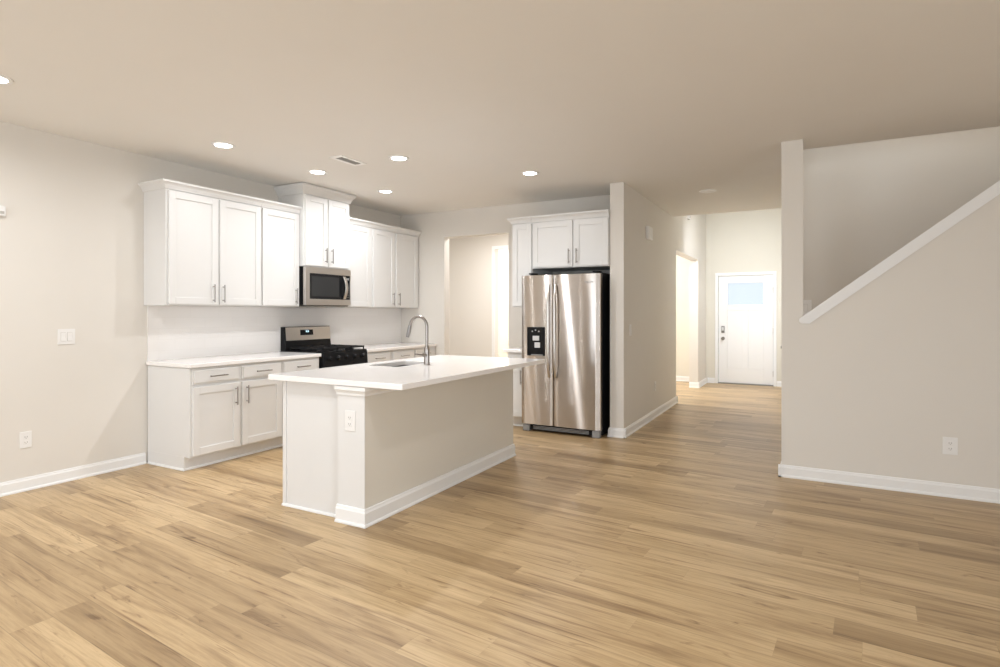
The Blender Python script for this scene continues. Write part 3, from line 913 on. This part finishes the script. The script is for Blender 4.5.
# badge on the upper right door: small ring and short bar of raised metal
bd = B()
bpts = [(3.115 + 0.016 * math.cos(2 * PI * k / 20), GY + 0.0005, 1.667 + 0.010 * math.sin(2 * PI * k / 20)) for k in range(21)]
bd.tube(bpts, 0.002, 6)
bd.box(3.07, 3.098, GY - 0.0015, GY + 0.004, 1.661, 1.671).box(3.135, 3.16, GY - 0.0015, GY + 0.006, 1.661, 1.671)
obj('badge', bd, 'dsteel', dr_)
gl = B().box(GX0 + 0.10, GX1 - 0.10, GY + 0.03, GY + 0.08, 0.02, 0.075)
obj('toe_grille', gl, 'blackm', rf, bevel=0.003)
sl = B()
for k in range(3): sl.box(GX0 + 0.14, GX1 - 0.14, GY + 0.026, GY + 0.0295, 0.03 + k * 0.014, 0.037 + k * 0.014)
obj('grille_slats', sl, 'grey', rf)
for x0 in (GX0 + 0.015, GX1 - 0.098):
    obj('foot', B().box(x0, x0 + 0.083, GY + 0.012, GY + 0.08, 0.001, 0.078), 'grey', rf, bevel=0.008)
for x0 in (GX0 + 0.08, GX1 - 0.10):
    obj('hinge_cover', B().box(x0, x0 + 0.07, GY + 0.03, GY + 0.14, GZ1 + 0.0125, GZ1 + 0.028), 'blackm', rf, bevel=0.005)

# ------------------------------------------------------------------ ceiling lamps, vents
def downlight(x, y, label, on=True):
    r = thing('recessed_light', label, 'ceiling light', (x, y, H), 'recessed lights in the ceiling' if on else None)
    ring = B(); prf = [(0.064, -0.001), (0.068, -0.007), (0.082, -0.009), (0.092, -0.006), (0.094, -0.0005)]
    seg = 40; R = []
    for rr, h in prf: R.append([ring.bm.verts.new((x + rr * math.cos(2 * PI * k / seg), y + rr * math.sin(2 * PI * k / seg), H + h)) for k in range(seg)])
    for a, c_ in zip(R, R[1:] + R[:1]):
        for k in range(seg): ring.bm.faces.new([a[k], a[(k + 1) % seg], c_[(k + 1) % seg], c_[k]])
    obj('trim_ring', ring, 'trim', r, smooth=True)
    obj('lens', B().lathe([(0.065, -0.0008), (0.065, -0.004), (0.03, -0.0055), (0.004, -0.0058)], (x, y, H), 32), 'lens' if on else 'plastic', r, smooth=True)
    return r


def lamp_light(x, y, k=1.0):
    d = bpy.data.lights.new('recessed_lamp', 'AREA'); d.shape = 'DISK'; d.size = 0.13
    d.energy = LAMP_W * k; d.color = LAMP_COL; d.spread = math.radians(165)
    o = bpy.data.objects.new('recessed_lamp', d); COL.objects.link(o); o.location = (x, y, H - 0.012)


first = None
for x, y, lab, kk in ((0.900, 3.107, 'lit recessed ceiling light above the near end of the upper cabinets', 0.36),
                  (0.900, 4.147, 'lit recessed ceiling light between the near cabinets and the tall cabinet, left of the vent', 0.5),
                  (0.900, 5.180, 'lit recessed ceiling light farthest back, beyond the tall cabinet', 1.05),
                  (1.930, 4.123, 'lit recessed ceiling light above the island, right of the ceiling vent', 2.0),
                  (2.731, 5.188, 'lit recessed ceiling light in front of the refrigerator', 0.2),
                  (0.930, 1.570, 'lit recessed ceiling light cut off by the left edge of the photo', 0.85)):
    if first is None: first = downlight(x, y, lab)
    else: dup(first, (x, y, H), lab, 'recessed lights in the ceiling')
    lamp_light(x, y, kk)
for x, y in ((3.0, 1.3), (4.4, 1.9), (0.93, 0.1)):  # out-of-view lights added to brighten the floor and the island side
    dup(first, (x, y, H), 'unseen recessed ceiling light added over the living area in the foreground', 'recessed lights added over the living area')
    lamp_light(x, y, 0.8 if x > 4 else (0.9 if x < 2 else 1.7))
downlight(4.161, 6.927, 'unlit round ceiling fixture in the dim hall', on=False)

def vent(x, y, lx, ly, label):
    r = thing('ceiling_vent', label, 'vent', (x, y, H))
    f = B()
    z0, z1 = H - 0.008, H - 0.0005
    f.box(x - lx, x + lx, y - ly, y - ly + 0.034, z0, z1).box(x - lx, x + lx, y + ly - 0.034, y + ly, z0, z1)
    f.box(x - lx, x - lx + 0.034, y - ly + 0.034, y + ly - 0.034, z0, z1).box(x + lx - 0.034, x + lx, y - ly + 0.034, y + ly - 0.034, z0, z1)
    obj('frame', f, 'ventwhite', r, bevel=0.002)
    obj('duct', B().box(x - lx + 0.034, x + lx - 0.034, y - ly + 0.034, y + ly - 0.034, H - 0.0015, H - 0.0006), 'slot', r)
    n = int((2 * lx - 0.074) / 0.018) if lx < ly else int((2 * ly - 0.074) / 0.018)
    s = B()
    for k in range(n):
        if lx < ly:
            a = x - lx + 0.040 + k * 0.018
            s.box(a, a + 0.006, y - ly + 0.034, y + ly - 0.034, H - 0.007, H - 0.0018)
        else:
            a = y - ly + 0.040 + k * 0.018
            s.box(x - lx + 0.034, x + lx - 0.034, a, a + 0.006, H - 0.007, H - 0.0018)
    obj('louvre', s, 'ventgrey', r)
    return r
vent(1.475, 3.965, 0.075, 0.165, 'white louvred ceiling vent between the recessed kitchen lights')

# ------------------------------------------------------------------ switches, outlets, wall boxes
def plate(name, label, cat, mp, u, z, w, h, kind, group=None):
    """mp maps (u along the wall, v out of the wall, z)"""
    r = thing(name, label, cat, mp((u, 0.0005, z - h / 2)), group)
    obj('cover_plate', B(mp).box(u - w / 2, u + w / 2, 0.0005, 0.006, z - h / 2, z + h / 2), 'plastic', r, bevel=0.002)
    if kind == 'outlet':
        for dz in (-0.02, 0.02):
            s = obj('socket', B(mp).box(u - 0.017, u + 0.017, 0.006, 0.0085, z + dz - 0.014, z + dz + 0.014), 'plastic', r, bevel=0.003)
            sl_ = B(mp)
            for du in (-0.007, 0.007): sl_.box(u + du - 0.0012, u + du + 0.0012, 0.0085, 0.0089, z + dz - 0.003, z + dz + 0.007)
            sl_.box(u - 0.002, u + 0.002, 0.0085, 0.0089, z + dz - 0.010, z + dz - 0.006)
            obj('slots', sl_, 'slot', s)
    else:
        for du in ([0] if kind == 'switch' else [-0.023, 0.023]):
            obj('rocker', B(mp).prism([(0.006, z - 0.033), (0.011, z - 0.033), (0.0075, z), (0.0085, z + 0.033), (0.006, z + 0.033)], u + du - 0.016, u + du + 0.016, 'x'), 'plastic', r)
            obj('gap', B(mp).box(u + du - 0.0175, u + du + 0.0175, 0.006, 0.0064, z - 0.0345, z + 0.0345), 'seamgrey', r)
    return r
lm = lambda p: (p[1], p[0], p[2])
hm = lambda p: (XW + p[1], p[0], p[2])
km = lambda p: (p[0], YR - p[1], p[2])
im = lambda p: (p[0], IY0 - 0.041 - p[1], p[2])
sm = lambda p: (p[0], 6.30 - p[1], p[2])
plate('light_switch', 'white square two-gang switch plate on the left wall', 'light switch', lm, 2.372, 1.147, 0.122, 0.122, 'double')
plate('wall_outlet', 'white outlet low on the left wall above the baseboard', 'outlet', lm, 2.104, 0.382, 0.076, 0.122, 'outlet')
plate('wall_outlet', 'white outlet on the near end of the island', 'outlet', im, 2.627, 0.652, 0.084, 0.130, 'outlet')
plate('wall_outlet', 'white outlet low on the beige wall under the stair slope', 'outlet', km, 6.086, 0.370, 0.088, 0.125, 'outlet')
plate('light_switch', 'white light switch on the hall wall right of the fridge', 'light switch', hm, 6.265, 1.145, 0.076, 0.125, 'switch')
plate('wall_outlet', 'white outlet low on the hall wall beyond the fridge', 'outlet', hm, 7.42, 0.395, 0.076, 0.125, 'outlet')
plate('light_switch', 'pale switch plate on the stair wall beside the full-height post', 'light switch', sm, 5.155, 1.385, 0.10, 0.15, 'switch')

ch = thing('door_chime', 'white door chime box high on the hall wall', 'door chime', (XW, 7.03, 2.30))
obj('housing', B(hm).box(6.93, 7.13, 0.001, 0.045, 2.225, 2.385), 'plastic', ch, bevel=0.012)
obj('grille', B(hm).box(6.97, 7.09, 0.045, 0.048, 2.26, 2.35), 'plastic', ch, bevel=0.001)
se = thing('wall_sensor', 'small white sensor box high on the left wall at the photo edge', 'sensor', (0.0, 1.955, 2.06))
obj('housing', B(lm).box(1.925, 1.975, 0.001, 0.03, 2.04, 2.115), 'plastic', se, bevel=0.006)
obj('lens', B(lm).box(1.937, 1.963, 0.03, 0.033, 2.055, 2.075), 'seamgrey', se, bevel=0.001)
hs = thing('wall_sensor', 'small pale box above the den opening in the foyer', 'sensor', (XW, 9.62, 2.86))
obj('housing', B(hm).box(9.57, 9.67, 0.001, 0.04, 2.84, 2.94), 'plastic', hs, bevel=0.008)
obj('lens', B(hm).box(9.60, 9.64, 0.04, 0.043, 2.87, 2.91), 'seamgrey', hs, bevel=0.001)
